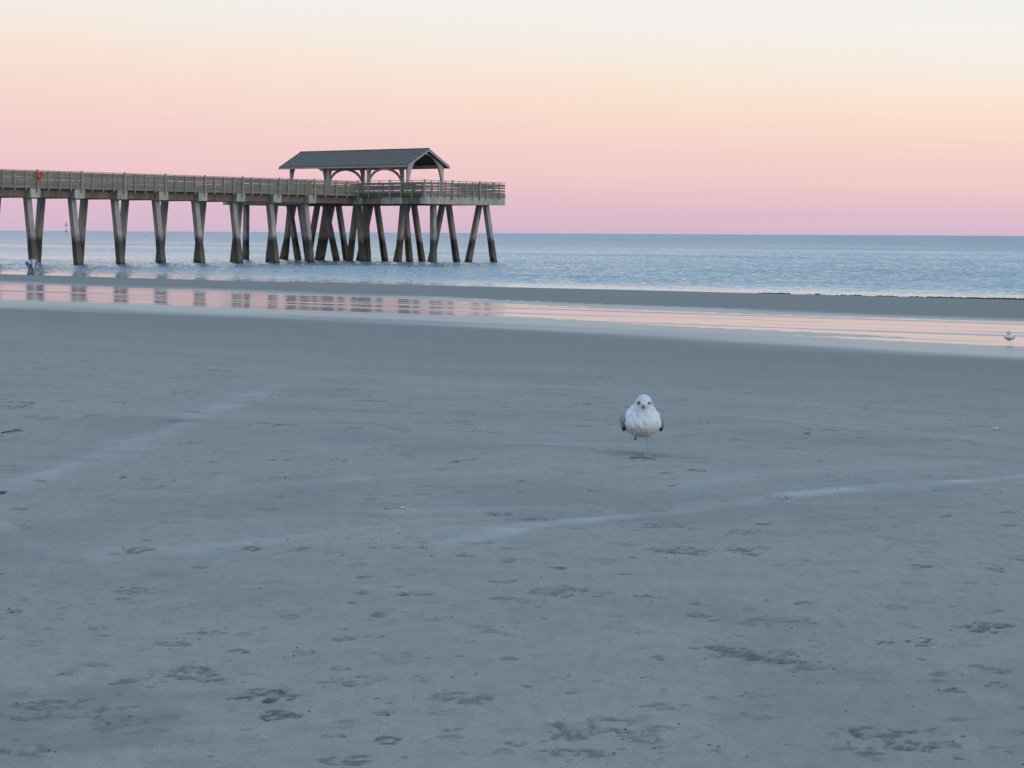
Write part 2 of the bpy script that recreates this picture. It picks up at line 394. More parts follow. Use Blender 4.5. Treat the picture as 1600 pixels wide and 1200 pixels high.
def feather():
    t = NT('feathers'); a = t.n('ShaderNodeAttribute', attribute_name='Col')
    tc = t.n('ShaderNodeTexCoord'); m = t.n('ShaderNodeMapping'); m.inputs['Scale'].default_value = (1,1,.5); t.l(tc.outputs['Object'], m.inputs[0])
    n = t.noise(m.outputs[0], 60, 4, .6); n2 = t.noise(m.outputs[0], 260, 2, .6)
    mx = t.n('ShaderNodeMix', data_type='RGBA', blend_type='MULTIPLY'); t.val(t.math('MULTIPLY', t.ramp(n, .35, .75), .22), mx.inputs[0]); t.l(a.outputs['Color'], mx.inputs[6]); mx.inputs[7].default_value = (.6,.6,.6,1)
    t.l(t.bump(t.math('ADD', n, t.math('MULTIPLY', n2, .4)), .9, .006), t.b.inputs['Normal'])
    t.b.inputs['Sheen Weight'].default_value = .15
    return t.set(Base_Color=mx.outputs[2], Roughness=.9, Specular_IOR_Level=.2)
M_feather = feather()
M_eye = simple('dark_eye', (.012,.01,.01), .15, 0)
M_bill = simple('bill_horn', (.30,.27,.18), .5, .1, 60)
M_billtip = simple('bill_ring', (.05,.05,.055), .5, .1, 60)
M_leg = simple('pale_leg', (.50,.50,.42), .6, .1, 60)
M_legd = simple('grey_leg', (.12,.13,.13), .6, .1, 60)

# ------------------------------------------------------------------ beach
ys = [2.0]
while ys[-1] < 175: ys.append(ys[-1] + min(max(.0085, ys[-1]**2*.00024), .7))
ys = [-400,-200,-100,-60,-35,-20,-12,-8,-5,-3,-1.5,-.5,.3,1,1.5] + ys + [185,200,230,280,400,700,1500]
ys = np.array(ys)
ci = np.linspace(-1, 1, 720); co = np.array([1.02,1.05,1.08,1.12,1.2,1.32,1.5,1.75,2.1,2.7,3.6,5,7,10,15,22,35,60,110,200])
cs = np.concatenate([-co[::-1], ci, co])
wid = .8+.31*np.clip(ys, 2, 175)
X = cs[None, :]*wid[:, None]; X = np.clip(X, -2500, 2500) + 0*X; X = np.where(np.abs(cs)[None, :] > 1, np.sign(X)*np.maximum(np.abs(X), np.abs(cs)[None, :]*3), X)
Y = np.repeat(ys[:, None], len(cs), 1)
Z = base_z(X, Y); near = (Y > 1.9) & (Y < 45)
h = np.zeros_like(X); dry = np.zeros_like(X); dug_shade = np.zeros_like(X)
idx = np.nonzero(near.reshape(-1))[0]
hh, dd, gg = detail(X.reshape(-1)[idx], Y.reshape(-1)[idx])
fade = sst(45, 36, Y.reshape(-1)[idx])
h.reshape(-1)[idx] = hh*fade; dry.reshape(-1)[idx] = dd*fade; dug_shade.reshape(-1)[idx] = gg
U, V = uv(X, Y); un, uf, us = pool_edges(V)
wn = fbm(U*.25, V*.06, 3, 55)
wet = sst(un-44, un-12, U+wn*5)*.62
hp = Z-POOL_Z
sheen = sst(.22, .03, hp+wn*.045)*sst(uf+2, uf-1, U)*sst(un-24, un-14, U)
sheen = np.maximum(sheen, sst(uf+3.0, uf+.3, U+wn)*sst(un, un+2, U)*(hp < .08))
sheen = np.maximum(sheen, sst(us-3.0, us-.5, U+wn*1.2))
wet = np.maximum(wet, sst(uf-3, uf, U)*.62); wet = np.maximum(wet, sheen*.8)
wet = np.maximum(wet, sst(.05, .7, fbm(X*.9, Y*.55, 4, 301)+.25*fbm(X*7, Y*5, 3, 303)*(Y < 40))*.3*(Y < 60))
wet = np.maximum(wet, sst(1.0, .2, np.hypot((X+.95)/.45, (Y-4.45)/.5)+.6*fbm(X*6, Y*6, 4, 307))*.5)
beach = grid_mesh('beach', X, Y, Z+h, M_sand, {'dry': dry, 'dug_shade': dug_shade, 'wet': wet, 'sheen': sheen}); tag(beach, kind='structure')

# ------------------------------------------------------------------ water
def from_uv(u, v): return u*UX+v*UY, u*UY-v*UX
us_ = [78.]
while us_[-1] < 60000: us_.append(us_[-1]+max(.42, (us_[-1]-200)*.012 if us_[-1] > 235 else .42))
us_ = np.array(us_)
vs_ = np.concatenate([-np.geomspace(190, 60000, 40)[::-1], np.arange(-180, 70, .6), np.geomspace(75, 60000, 40)])
Ug, Vg = np.meshgrid(us_, vs_, indexing='ij'); Xs, Ys = from_uv(Ug, Vg)
sh = pool_edges(Vg)[2]
amp = sst(0, 22, Ug-sh)*sst(420, 260, Ug)*sst(-190, -170, Vg)*sst(72, 60, Vg)
Zs = amp*(.045*fbm(Ug*.22, Vg*.07, 2, 201) + .04*fbm(Ug*.9, Vg*.25, 3, 211))
# low swell rolling in past the piles, small breaker by the shore
wv = 2.2*fbm(Vg*.03, Ug*0, 2, 221)
for u0, a, w in ((118,.10,2.0),(133,.12,2.4),(104,.05,1.4),(97.5,.03,.8),(158,.10,3)):
    Zs += amp**.3*a*np.exp(-((Ug-u0-wv*1.3)/w)**2)*np.clip(.6+.8*fbm(Vg*.05, Vg*0+u0, 2, 231), 0, 1.3)*sst(-190,-170,Vg)*sst(72,60,Vg)
rip = .22+.78*sst(1.0, 26, Ug-sh)**.8
rip *= np.where(Ug < 900, .82+.4*fbm(Ug*.02, Vg*.008, 3, 241), .85)*(1+.75*sst(180, 700, Ug))
sea = grid_mesh('sea_water', Xs, Ys, Zs, M_sea, {'rip': rip}); tag(sea, kind='structure')
pu = np.linspace(46, 84, 3); pv = np.linspace(-700, 500, 5); Up, Vp = np.meshgrid(pu, pv, indexing='ij'); Xp, Yp = from_uv(Up, Vp)
pool = grid_mesh('tidal_pool_water', Xp, Yp, Xp*0+POOL_Z, M_pool); tag(pool, kind='structure')

# ------------------------------------------------------------------ pier
P0 = Vector((-40.5, 181.8)); BAY = 4.87
def pw(u, v, z): return (P0.x+u*UX+v*UY, P0.y+u*UY-v*UX, z)      # v > 0 is toward the camera side
ZB, ZC, ZD, ZR = 5.83, 6.60, 6.93, 8.15     # cap bottom, cap top, deck top, rail top
WP = 6.4; UE0, UE1, VN, VF = 40.0, 52.8, 8.8, -19.5
pier = empty('fishing_pier', pw(0, -3.2, 0))
tag(pier, 'long weathered fishing pier on slanted concrete piles in the sea', 'pier')
pinv = Matrix.Translation(-Vector(pw(0, -3.2, 0)))
def pp(u, v, z): p = pw(u, v, z); return (p[0]-pier.location.x, p[1]-pier.location.y, z)
def pile(bot, top, s=.54, name='pile'):
    # square pile, bottom centre -> top centre in (u,v)
    m = MB(); (bu, bv), (tu, tv) = bot, top; zb = -1.6
    k = (0-zb)/ZB; bu2, bv2 = bu+(bu-tu)*k, bv+(bv-tv)*k
    n = 7; rings = []
    for i in range(n):
        f = i/(n-1); cu = bu2+(tu-bu2)*f; cv = bv2+(tv-bv2)*f; z = zb+(ZB+.004-zb)*f; q = s/2*(1.10 if z < 1.3 else 1.0)
        c = .07
        rings.append([pp(cu+a*q, cv+b*q, z) for a, b in ((-1+c,-1),(1-c,-1),(1,-1+c),(1,1-c),(1-c,1),(-1+c,1),(-1,1-c),(-1,-1+c))])
    vs = [p for R in rings for p in R]; fs = []
    for i in range(n-1):
        for j in range(8): fs.append((i*8+j, i*8+(j+1)%8, (i+1)*8+(j+1)%8, (i+1)*8+j))
    fs += [tuple(range(8))[::-1], tuple((n-1)*8+j for j in range(8))]
    m.add(vs, fs); return m.build(name, M_pile, pier)
NB0, NB1 = -4, 8
bents = [i*BAY for i in range(NB0, NB1)]
for ub in bents:
    uc = ub-.55
    m = MB(); m.box(pp, uc-.55, uc+.55, -.02, -WP+.02, ZB, ZC); m.build('pile_cap', M_cap, pier)
    pile((uc, -.32), (uc, -1.12)); pile((uc, -6.05), (uc, -5.25))
# girders between caps, set back under the deck
for i in range(NB0, NB1):
    u0 = i*BAY; u1 = (i+1)*BAY-1.1 if i < NB1-1 else UE0+.3
    m = MB()
    for v in (-.85, -3.2, -5.3): m.box(pp, u0+.003, u1-.003, v-.2, v+.2, ZB+.05, ZC-.003)
    m.build('girder', M_girder, pier)
m = MB(); m.box(pp, bents[0]-1.1, UE0-.003, -.12, -WP+.12, ZC+.003, ZD); m.build('deck', M_rim, pier)
m = MB(); m.box(pp, UE0, UE1, VN-.1, VF+.1, ZC+.003, ZD+.002); m.build('platform_deck', M_rim, pier)
# platform edge beams and cross beams
m = MB(); m.box(pp, UE0+.05, UE1-.02, VN-.55, VN-.03, ZB, ZC); m.build('edge_beam', M_cap, pier)
m = MB(); m.box(pp, UE0+.05, UE1-.02, VF+.03, VF+.55, ZB, ZC); m.build('edge_beam', M_cap, pier)
m = MB(); m.box(pp, UE0+.12, UE0+.6, .1, VN-.56, ZB+.02, ZC); m.build('edge_beam', M_girder, pier)
m = MB(); m.box(pp, UE0+.12, UE0+.6, -WP-.1, VF+.56, ZB+.02, ZC); m.build('edge_beam', M_girder, pier)
m = MB(); m.box(pp, UE0+.06, UE0+.7, 3.1, 5.9, ZB+.004, ZC-.004); m.build('pile_cap', M_cap, pier)
m = MB(); m.box(pp, UE0+.06, UE0+.7, -2.2, .6, ZB+.004, ZC-.004); m.build('pile_cap', M_cap, pier)
for v in (4.6, -.7, -6., -11.3, -16.6):
    m = MB(); m.box(pp, UE0+.8, UE1-.1, v-.4, v+.4, ZB+.03, ZC-.002); m.build('cross_beam', M_girder, pier)
m = MB(); m.box(pp, UE1-.5, UE1-.05, VF+.56, VN-.56, ZB+.02, ZC-.003); m.build('end_beam', M_girder, pier)
# platform piles: bottom measured on the water, top slid under the deck along the view
def to_uv(p): d = (p.x-P0.x, p.y-P0.y); return d[0]*UX+d[1]*UY, d[0]*UY-d[1]*UX
def plat_pile(xb, xt, ub, dv=None, du=None):
    """bottom at image column xb on the row u=ub; the top displaced along u or v so that it shows at column xt"""
    def solve(x, u=None, v=None, z=0.):
        y0 = 408 if z == 0 else 320
        lo, hi = -25., 14.
        if u is None: lo, hi = 30., 60.
        def col(q):
            P = Vector(pw(u if u is not None else q, v if v is not None else q, z))-Vector((0,0,HC))
            return 800+F*P.dot(rt)/P.dot(fw)
        for _ in range(50):
            mdl = (lo+hi)/2
            if col(mdl) < x: lo = mdl
            else: hi = mdl
        return (lo+hi)/2
    vb = solve(xb, u=ub)
    if du is None:      # batter across the pier
        ut = ub; vt = solve(xt, u=ub, z=ZB)
    else:
        vt = vb; ut = solve(xt, v=vb, z=ZB)
    pile((ub, vb), (ut, vt), .5)
for q in range(6):      # A-shaped pairs along the seaward row
    o = (0, -58, -112, -170, -230, -290)[q]
    plat_pile(731.5+o, 749+o, 49.2, du=1); plat_pile(771.5+o, 759+o, 52.0, du=1)
for xb, xt, ub in ((677,677,43.2),(640,633,46.2),(622,630,44.0),(567,560,43.2),(574.5,571,46.2),(526,508,46.5),(486,473,42.0),(481,496,47.0),(546,557,43.4),(384,385,42.4),(466,452,45.5),(445,454,47.5),(497,510,47.0)):
    plat_pile(xb, xt, ub)

# railing: boards per bay as a part, its posts as sub-parts
BO = ((6.95,7.15),(7.18,7.36),(7.38,7.56),(7.58,7.73),(7.78,7.92),(7.94,8.06))
BO2 = ((6.96,7.13),(7.21,7.38),(7.50,7.66),(7.74,7.96))
def rail(fn, a0, a1, n, boards, sub=True, lead=True):
    """fn(a, t, z): a along the rail, t outward"""
    m = MB()
    for z0, z1 in boards:
        j = random.uniform(-.012, .012); m.box(fn, a0+.02, a1-.02, -.02, .02, z0+j, z1+j)
    m.box(fn, a0+.003, a1-.003, -.10, .09, ZR-.05, ZR); m.box(fn, a0+.003, a1-.003, -.045, .06, ZD-.31, ZD-.03)
    ps = [a0+(a1-a0)*k/n for k in range(n)]
    def post(mm, a, big):
        w = .06 if big else .036
        mm.box(fn, a-w, a+w, .063, .063+(.15 if big else .10), ZD-(.62 if big else .50), ZR-.052 if not big else ZR+.07)
    if not sub:
        for k, a in enumerate(ps): post(m, a, k == 0)
        return m.build('railing', M_wood, pier)
    o = m.build('railing', M_wood, pier)
    for k, a in enumerate(ps):
        mm = MB(); post(mm, a, k == 0 and lead); mm.build('post', M_post, o)
    return o
for i in range(NB0, NB1):
    a0 = i*BAY-.4; a1 = (i+1)*BAY-.4 if i < NB1-1 else UE0-.05
    rail(lambda a, t, z: pp(a, -.06+t, z), a0, a1, 4, BO, i > -3)
    rail(lambda a, t, z: pp(a, -WP+.06-t, z), a0, a1, 4, BO, False)
for k in range(3):
    a0 = UE0+(UE1-UE0)/3*k; a1 = UE0+(UE1-UE0)/3*(k+1)
    rail(lambda a, t, z: pp(a, VN-.05+t, z), a0, a1, 4, BO2)
    rail(lambda a, t, z: pp(a, VF+.05-t, z), a0, a1, 4, BO2, False)
for k in range(2):
    a0 = .15+(VN-.25)/2*k; rail(lambda a, t, z: pp(UE0+.05-t, a, z), a0, a0+(VN-.25)/2, 3, BO2)
for k in range(3):
    w_ = (-VF-WP-.2)/3; a0 = VF+.1+w_*k; rail(lambda a, t, z: pp(UE0+.05-t, a, z), a0, a0+w_, 3, BO2, False)
for k in range(5):
    w_ = (VN-VF-.3)/5; a0 = VF+.15+w_*k; rail(lambda a, t, z: pp(UE1-.05+t, a, z), a0, a0+w_, 4, BO2, False)
m = MB(); m.box(pp, UE0-.05, UE0-.014, .3, VN-.2, ZC-.04, ZD-.02); m.build('rim_board', M_algae, pier)
# benches and a bait table seen through the rails are left as low solid boards
for v0, v1 in ((5.2, 7.0), (-1.9, -.2)):
    m = MB()
    m.box(pp, UE0+.5, UE0+.95, v0, v1, ZD+.42, ZD+.48); m.box(pp, UE0+.9, UE0+.95, v0, v1, ZD+.5, ZD+1.0)
    for q in (v0+.1, v1-.2): m.box(pp, UE0+.55, UE0+.9, q, q+.1, ZD, ZD+.42)
    m.build('bench', M_wood, pier)
# ------------------------------------------------------------------ pavilion (own thing, stands on the platform)
pav = empty('pier_pavilion', pw(46.8, -5.35, ZD+.002)); tag(pav, 'open-sided shelter with grey shingled gable roof on white arched posts, standing on the pier platform', 'pavilion')
def pq(u, v, z): p = pw(u, v, z); l = pav.location; return (p[0]-l.x, p[1]-l.y, z-l.z)
UC = 46.65; ZE = 9.76; ZA = 11.47; V0, V1 = -14.4, 3.7; HWD = 3.27; SL = (ZA-ZE)/HWD
m = MB()
for sgn in (-1, 1):
    for k in range(9):
        f0 = k/9; f1 = (k+1)/9+.02
        a0 = UC+sgn*HWD*(1-f0); a1 = UC+sgn*HWD*(1-min(f1, 1)); z0 = ZE+(ZA-ZE)*f0; z1 = ZE+(ZA-ZE)*min(f1, 1)
        lo, hi = .10+.004*k*0, .02
        m.hexa([pq(a0,V0,z0+.02),pq(a0,V1,z0+.02),pq(a1,V1,z1+.02),pq(a1,V0,z1+.02),pq(a0,V0,z0+.13),pq(a0,V1,z0+.13),pq(a1,V1,z1+.095),pq(a1,V0,z1+.095)])
m.box(pq, UC-.12, UC+.12, V0-.01, V1+.01, ZA+.06, ZA+.13)
m.build('roof', M_roof, pav)
m = MB()
for sgn in (-1, 1):
    for v in (V0+.01, V1-.07):   # barge boards
        vv = (v, v+.06); e = .055*(1 if v > -5 else -1)
        m.hexa([pq(UC+sgn*HWD,vv[0]+e,ZE-.2),pq(UC+sgn*HWD,vv[1]+e,ZE-.2),pq(UC,vv[1]+e,ZA-.2),pq(UC,vv[0]+e,ZA-.2),
                pq(UC+sgn*HWD,vv[0]+e,ZE+.03),pq(UC+sgn*HWD,vv[1]+e,ZE+.03),pq(UC,vv[1]+e,ZA+.03),pq(UC,vv[0]+e,ZA+.03)])
    m.box(pq, UC+sgn*HWD-.03, UC+sgn*HWD+.03, V0+.1, V1-.1, ZE-.16, ZE+.018)
m.build('fascia', M_trim, pav)
m = MB()
for sgn in (-1, 1):
    m.hexa([pq(UC+sgn*(HWD-.05),V0+.1,ZE-.06),pq(UC+sgn*(HWD-.05),V1-.1,ZE-.06),pq(UC+sgn*.02,V1-.1,ZA-.06),pq(UC+sgn*.02,V0+.1,ZA-.06),
            pq(UC+sgn*(HWD-.05),V0+.1,ZE),pq(UC+sgn*(HWD-.05),V1-.1,ZE),pq(UC+sgn*.02,V1-.1,ZA),pq(UC+sgn*.02,V0+.1,ZA)])
m.build('ceiling', M_dark, pav)
m = MB()
for sgn in (-1, 1): m.box(pq, UC+sgn*2.65-.12, UC+sgn*2.65+.12, V0+.4, V1-.4, ZE-.12, ZE+.2)
m.build('eave_beam', M_white, pav)
frames = (3.2, -2.2, -7.75, -13.2); PU = 2.65
for fi, v in enumerate(frames):
    for sgn in (-1, 1):
        # post flaring out inward towards the top with a curved edge
        poly = [(UC+sgn*(PU+.14), ZD), (UC+sgn*(PU+.14), ZE+.02+(HWD-PU-.14)*SL*.55)]
        if fi in (0,):
            poly += [(UC+sgn*.05, ZA-.24)]
            top_a, top_z = PU*.30, ZA-.62
            pts = []
            for k in range(11):
                tt = k/10; a = (PU-.14) + (top_a-(PU-.14))*(tt**1.9); z = (ZD+1.0)+(top_z-ZD-1.0)*(1-(1-tt)**1.25)
                pts.append((UC+sgn*a, z))
            poly += [(UC+sgn*.05, ZA-.5)] + pts[::-1]
        else:
            pts = []
            for k in range(9):
                tt = k/8; pts.append((UC+sgn*(PU-.12-.42*tt**2.2), ZD+1.0+(ZE+.05-ZD-1.0)*tt))
            poly += [(UC+sgn*(PU-.54), ZE+.3)] + pts[::-1]
        poly += [(UC+sgn*(PU-.14), ZD)]
        m = MB(); m.prism(poly, lambda a, t_, z: pq(a, t_, z), v-.12, v+.12); m.build('post', M_white, pav)
    if fi in (1, 2):
        m = MB(); N = 20; R0 = PU-.2
        for k in range(N):
            def P_(k, d):
                th = PI*k/N; return UC-(R0+d)*math.cos(th), ZD+.9+(1.62+d)*math.sin(th)**.9 if 0 < k < N else ZD+.9
            (a0,z0),(a1,z1),(b0,y0),(b1,y1) = P_(k,0),P_(k+1,0),P_(k,.14),P_(k+1,.14)
            m.hexa([pq(a0,v-.07,z0),pq(a1,v-.07,z1),pq(a1,v+.07,z1),pq(a0,v+.07,z0),pq(b0,v-.07,y0+.1),pq(b1,v-.07,y1+.1),pq(b1,v+.07,y1+.1),pq(b0,v+.07,y0+.1)])
        m.build('arch', M_white, pav)
        m = MB(); m.box(pq, UC-PU, UC+PU, v-.06, v+.06, ZE-.1, ZE+.08); m.build('tie_beam', M_white, pav)

# ------------------------------------------------------------------ life ring on the near rail
lx, ly, lz = pw(-.3, .22, 7.6)
ring = empty('life_ring', (lx, ly, lz-.4), math.atan2(-UX, UY)); tag(ring, 'small orange life ring on an orange board, hung on the pier railing', 'life ring')
m = MB(); N = 28
for j, (cz, R) in enumerate(((.53, .25),)):
    vs = []; fs = []
    for k in range(N):
        th = 2*PI*k/N
        for q in range(8):
            ph = 2*PI*q/8; r = R+.06*math.cos(ph); vs.append((.12+.06*math.sin(ph), r*math.cos(th), cz+r*math.sin(th)))
    for k in range(N):
        for q in range(8): fs.append((k*8+q, k*8+(q+1)%8, ((k+1)%N)*8+(q+1)%8, ((k+1)%N)*8+q))
    m.add(vs, fs)
m.build('ring', M_orange, ring, True)
m = MB(); m.box(lambda a,b,z:(a,b,z), .0, .05, -.2, .2, -.05, .85); m.build('board', M_orange, ring)

# ------------------------------------------------------------------ channel marker far out
p = at_z(104, 360.9, 0); d = Vector((p.x, p.y)).normalized(); r_ = 4300
bx = (104-800)/F*r_
mk = empty('channel_marker', (bx, r_, 0)); mk.scale = (2.9,)*3; tag(mk, 'thin red channel marker with a cross-shaped top far out on the horizon', 'channel marker')
m = MB(); m.tube([(0,0,-2),(0,0,5.6)], [.22,.18], 8); m.build('pole', M_red, mk)
m = MB(); m.box(lambda a,b,z:(a,b,z), -1.1, 1.1, -.12, .12, 4.4, 5.3); m.box(lambda a,b,z:(a,b,z), -.4, .4, -.15, .15, 5.6, 7.2); m.build('daymark', M_red, mk)
m = MB(); m.tube([(0,0,-1),(0,0,1.6)], [.6,.45], 8); m.build('base', M_legd, mk)

# ------------------------------------------------------------------ person stooping at the water's edge
gx, gy, gz = at_z(46.5, 429.6, .0)
gz = float(base_z(np.array([gx]), np.array([gy]))[0]); gz = max(gz, -.05)
per = empty('person', (gx, gy, gz)); tag(per, 'person in pale shirt and blue jeans bending down at the water edge beneath the pier', 'person')
# +x is the way the person leans (right in the photo)
hip = (-.12, 0, .84); chest = (.33, 0, .97); neckp = (.46, 0, .93); headp = (.56, 0, .83)
legs = []
body = []
for s, fx in ((-1, -.10), (1, .12)):
    hp_ = (hip[0], s*.09, hip[2]-.02); kn = (fx*.7+.10, s*.11, .45); an = (fx, s*.12, .07); toe = (fx+.17, s*.13, .04)
    body += [('l', hp_, kn, .085, .055), ('l', kn, an, .055, .036), ('l', an, toe, .035, .03)]
    legs.append((hp_, kn, an, toe))
body += [('l', hip, chest, .12, .13), ('l', (chest[0]-.02, -.15, chest[2]), (chest[0]-.02, .15, chest[2]), .07, .07), ('l', chest, neckp, .08, .055), ('l', neckp, headp, .052, .05),
         ('e', (.59, 0, .81), (.085, .075, .115), 1.9)]
arms = []
for s, ex, hx in ((-1, .30, .30), (1, .40, .52)):
    sh_ = (chest[0]+.01, s*.18, chest[2]-.02); el = (ex, s*.21, .70); wr = (hx, s*.19, .46 if s < 0 else .48)
    body += [('l', sh_, el, .05, .038), ('l', el, wr, .038, .025), ('l', wr, (hx+.01, s*.19, wr[2]-.07), .03, .03)]
    for k in range(4):
        b0 = Vector((hx+.03-.02*k, s*.19, wr[2]-.09)); body.append(('l', tuple(b0), tuple(b0+Vector((.01, -s*.01, -.075+.008*abs(k-1.5)))), .009, .008))
    body.append(('l', (hx+.03, s*.17, wr[2]-.05), (hx+.065, s*.155, wr[2]-.10), .010, .008))
    arms.append((sh_, el, wr))
body += [('e', (.665, 0, .80), (.02, .012, .012), 0)]   # nose
bo = blob('body', body, .011, M_skin, per, 2)
m_ = blob('jeans', [q for (a,b,c_,d_) in legs for q in (('l', a, b, .105, .078), ('l', b, (c_[0],c_[1],c_[2]+.04), .078, .062))]+[('l', (hip[0]-.03,-.07,hip[2]), (hip[0]-.03,.07,hip[2]), .14, .14), ('l', hip, (hip[0]+.12,0,hip[2]+.04), .14, .13)], .018, M_jeans, per, 3)
m_ = blob('shirt', [('l', (hip[0]+.1,0,hip[2]+.04), chest, .15, .165), ('l', (chest[0]-.04, -.15, chest[2]), (chest[0]-.04, .15, chest[2]), .095, .095)]+[q for (a,b,c_) in arms for q in (('l', a, b, .09, .075), ('l', b, tuple(Vector(b)*.25+Vector(c_)*.75), .072, .055))], .018, M_shirt, per, 3)
m_ = blob('vest', [('l', (chest[0]-.17,0,chest[2]+.0), (chest[0]+.03,0,chest[2]+.01), .175, .172)], .018, M_vest, per, 2)
m_ = blob('hair', [('e', (.575, 0, .835), (.097, .088, .105), 1.9), ('e', (.55, 0, .87), (.07, .08, .07), 0)], .014, M_hair, per, 3)
for (a,b,c_,d_) in legs: blob('shoe', [('l', (c_[0]-.03,c_[1],.05), (d_[0],d_[1],.045), .052, .045)], .014, M_shoe, per, 2)
for s in (-1, 1):
    m = MB(); m.tube([(.655, s*.03, .83), (.668, s*.03, .83)], .012, 8); m.build('eye', M_eye, bo)

# ------------------------------------------------------------------ gulls
def lerp3(a, b, t): t = max(0, min(1, t)); return tuple(a[i]+(b[i]-a[i])*t for i in range(3))
WHITE = (.76,.765,.76); GREY = (.30,.325,.36); 
def body_col(p):
    x, y, z = p; c = WHITE
    # grey mantle over the back
    n = float(pn(np.array([x*40]), np.array([y*40]), 3)[0])
    b = (-.005 - x + n*.008)/.03 + (z-.20)/.06 - 1.0
    if x < .02: c = lerp3(c, GREY, b)
    # dusky crown streaks, dark plumage smudges round the eyes
    if z > .255: c = lerp3(c, (.42,.44,.47), (z-.268)/.03*.55+n*.35)
    # warm grey underside shading painted into the lower belly and flanks
    c = lerp3(c, (.50,.44,.36), (.150-z)/.05*.6)
    if x < -.15: c = lerp3(c, (.7,.7,.7), 1)
    for s in (-1, 1):
        e = math.hypot(y-s*.029, z-.260); c = lerp3(c, (.22,.23,.25), (.013-e)/.009*(.8 if x > .06 else .45)) if x > .03 else c
    c = lerp3(c, (.50,.53,.57), n*.9-.1)
    return c
def wing_col(p):
    x, y, z = p; n = float(pn(np.array([x*60]), np.array([z*60]), 9)[0])
    c = lerp3((.27,.26,.26), (.20,.165,.14), (.19-z)/.03+n*.8)
    c = lerp3(c, (.035,.035,.04), (.150-z)/.018+n*.4)
    return lerp3(c, (.03,.03,.035), (-.15-x)/.05+n*.3)
def make_gull(rz, label, stand=1, head_turn=.12):
    g = empty('seagull', (0,0,0), rz); tag(g, label, 'gull', 'gulls standing on the beach')
    hx, hz = .060, .262; ht = head_turn
    parts = [('e', (.01,0,.150), (.115,.088,.056), -.12), ('e', (.045,0,.160), (.078,.089,.058), 0), ('e', (.035,0,.188), (.075,.080,.052), 0),
             ('e', (-.045,0,.180), (.13,.070,.045), -.15), ('e', (.045,0,.222), (.055,.056,.045), 0), ('e', (hx-.004,0,hz-.012), (.044,.044,.040), 0),
             ('e', (hx,0,hz), (.042,.0385,.0385), 0), ('e', (hx+.026*math.cos(ht), -.026*math.sin(ht), hz-.010), (.026,.022,.018), 0),
             ('e', (-.15,0,.150), (.09,.040,.018), -.12), ('e', (-.22,0,.138), (.06,.033,.008), -.1), ('e', (.02,0,.132),(.08,.074,.042),0), ('e', (-.02,0,.205),(.07,.074,.036),-.1), ('e', (.012,0,.214),(.06,.068,.042),0), ('e', (.02,0,.190),(.06,.086,.045),0)]
    b = blob('body', parts, .0042, M_feather, g, 9, body_col)
    for v in b.data.vertices:       # fluffed plumage
        q = v.co; k = float(pn(np.array([q.y*55+q.z*13]), np.array([q.z*38+q.x*31]), 5)[0]); v.co = q + v.normal*.0030*k*(1.2 if q.z < .22 else .5)
    cs, sn = math.cos(-ht), math.sin(-ht)
    def hd(x, y, z): return (hx+x*cs-y*sn, x*sn+y*cs, hz+z)
    for s in (-1, 1):
        import bmesh
        bm = bmesh.new(); bmesh.ops.create_icosphere(bm, subdivisions=2, radius=.0054, matrix=Matrix.Translation(hd(.0335, s*.0245, -.002)))
        me = bpy.data.meshes.new('eye'); bm.to_mesh(me); bm.free(); link('eye', me, M_eye, b, True)
        w = blob('wing', [('e', (-.03, s*.082, .162), (.075,.017,.034), .16), ('e', (-.10, s*.062, .166), (.11,.016,.024), -.10), ('e', (.018, s*.090, .150), (.030,.012,.034), .3), ('e', (-.21, s*.035, .150), (.085,.012,.011), -.08)], .0042, M_feather, g, 4, wing_col)
    # bill: hooked, slightly down-pointing, dark ring near the tip
    m = MB(); m.tube([hd(.040,0,-.012), hd(.052,0,-.014), hd(.068,0,-.018)], [.0085,.0072,.0062], 10); bl = m.build('bill', M_bill, g, True)
    m = MB(); m.tube([hd(.0675,0,-.018), hd(.076,0,-.021), hd(.083,0,-.026)], [.0064,.0058,.0015], 10); m.build('bill_tip', M_billtip, bl, True)
    # standing leg, with a webbed foot
    ly_ = .027*stand
    m = MB(); m.tube([(.005,ly_,.112),(-.004,ly_,.062),(.004,ly_,.004)], [.0040,.0030,.0024], 8); lg = m.build('leg', M_leg, g, True)
    m = MB(); toes = [(.045,-.022),(.052,0),(.045,.022)]
    for tx, ty in toes: m.tube([(.004,ly_,.005),(.004+tx*.6,ly_+ty*.6,.006),(.004+tx,ly_+ty,.003)], [.003,.0025,.0015], 6)
    m.tube([(.004,ly_,.005),(-.012,ly_,.003)], [.002,.001], 6)
    vs = [(.004,ly_,.005)]+[(.004+a*.92,ly_+b_*.92,.0035) for a, b_ in toes]; vs2 = [(a,b_,c_-.0018) for a,b_,c_ in vs]
    m.add(vs+vs2, [(0,1,2),(0,2,3),(4,6,5),(4,7,6),(0,4,5,1),(1,5,6,2),(2,6,7,3),(3,7,4,0)])
    m.build('foot', M_leg, lg)
    # raised leg, folded up with the toes hanging
    m = MB(); m.tube([(-.02,-ly_,.118),(.008,-ly_*1.1,.098),(-.002,-ly_*1.15,.080)], [.005,.0042,.0036], 8); lg = m.build('leg', M_legd, g, True)
    m = MB()
    for k in (-1, 0, 1): m.tube([(-.002,-ly_*1.15,.082),(-.006,-ly_*1.15+k*.003,.073)], [.0032,.0022], 6)
    m.build('foot', M_legd, lg)
    return g
g1 = make_gull(-PI/2+.09, 'white gull on one leg facing the camera on the open sand, the larger bird', 1, .19)
x, y, z = ground(1011, 711)
hh = detail(np.array([x]), np.array([y]))[0][0]
g1.location = (x-.027, y, z+float(hh)-.0005); g1.scale = (1.02,)*3
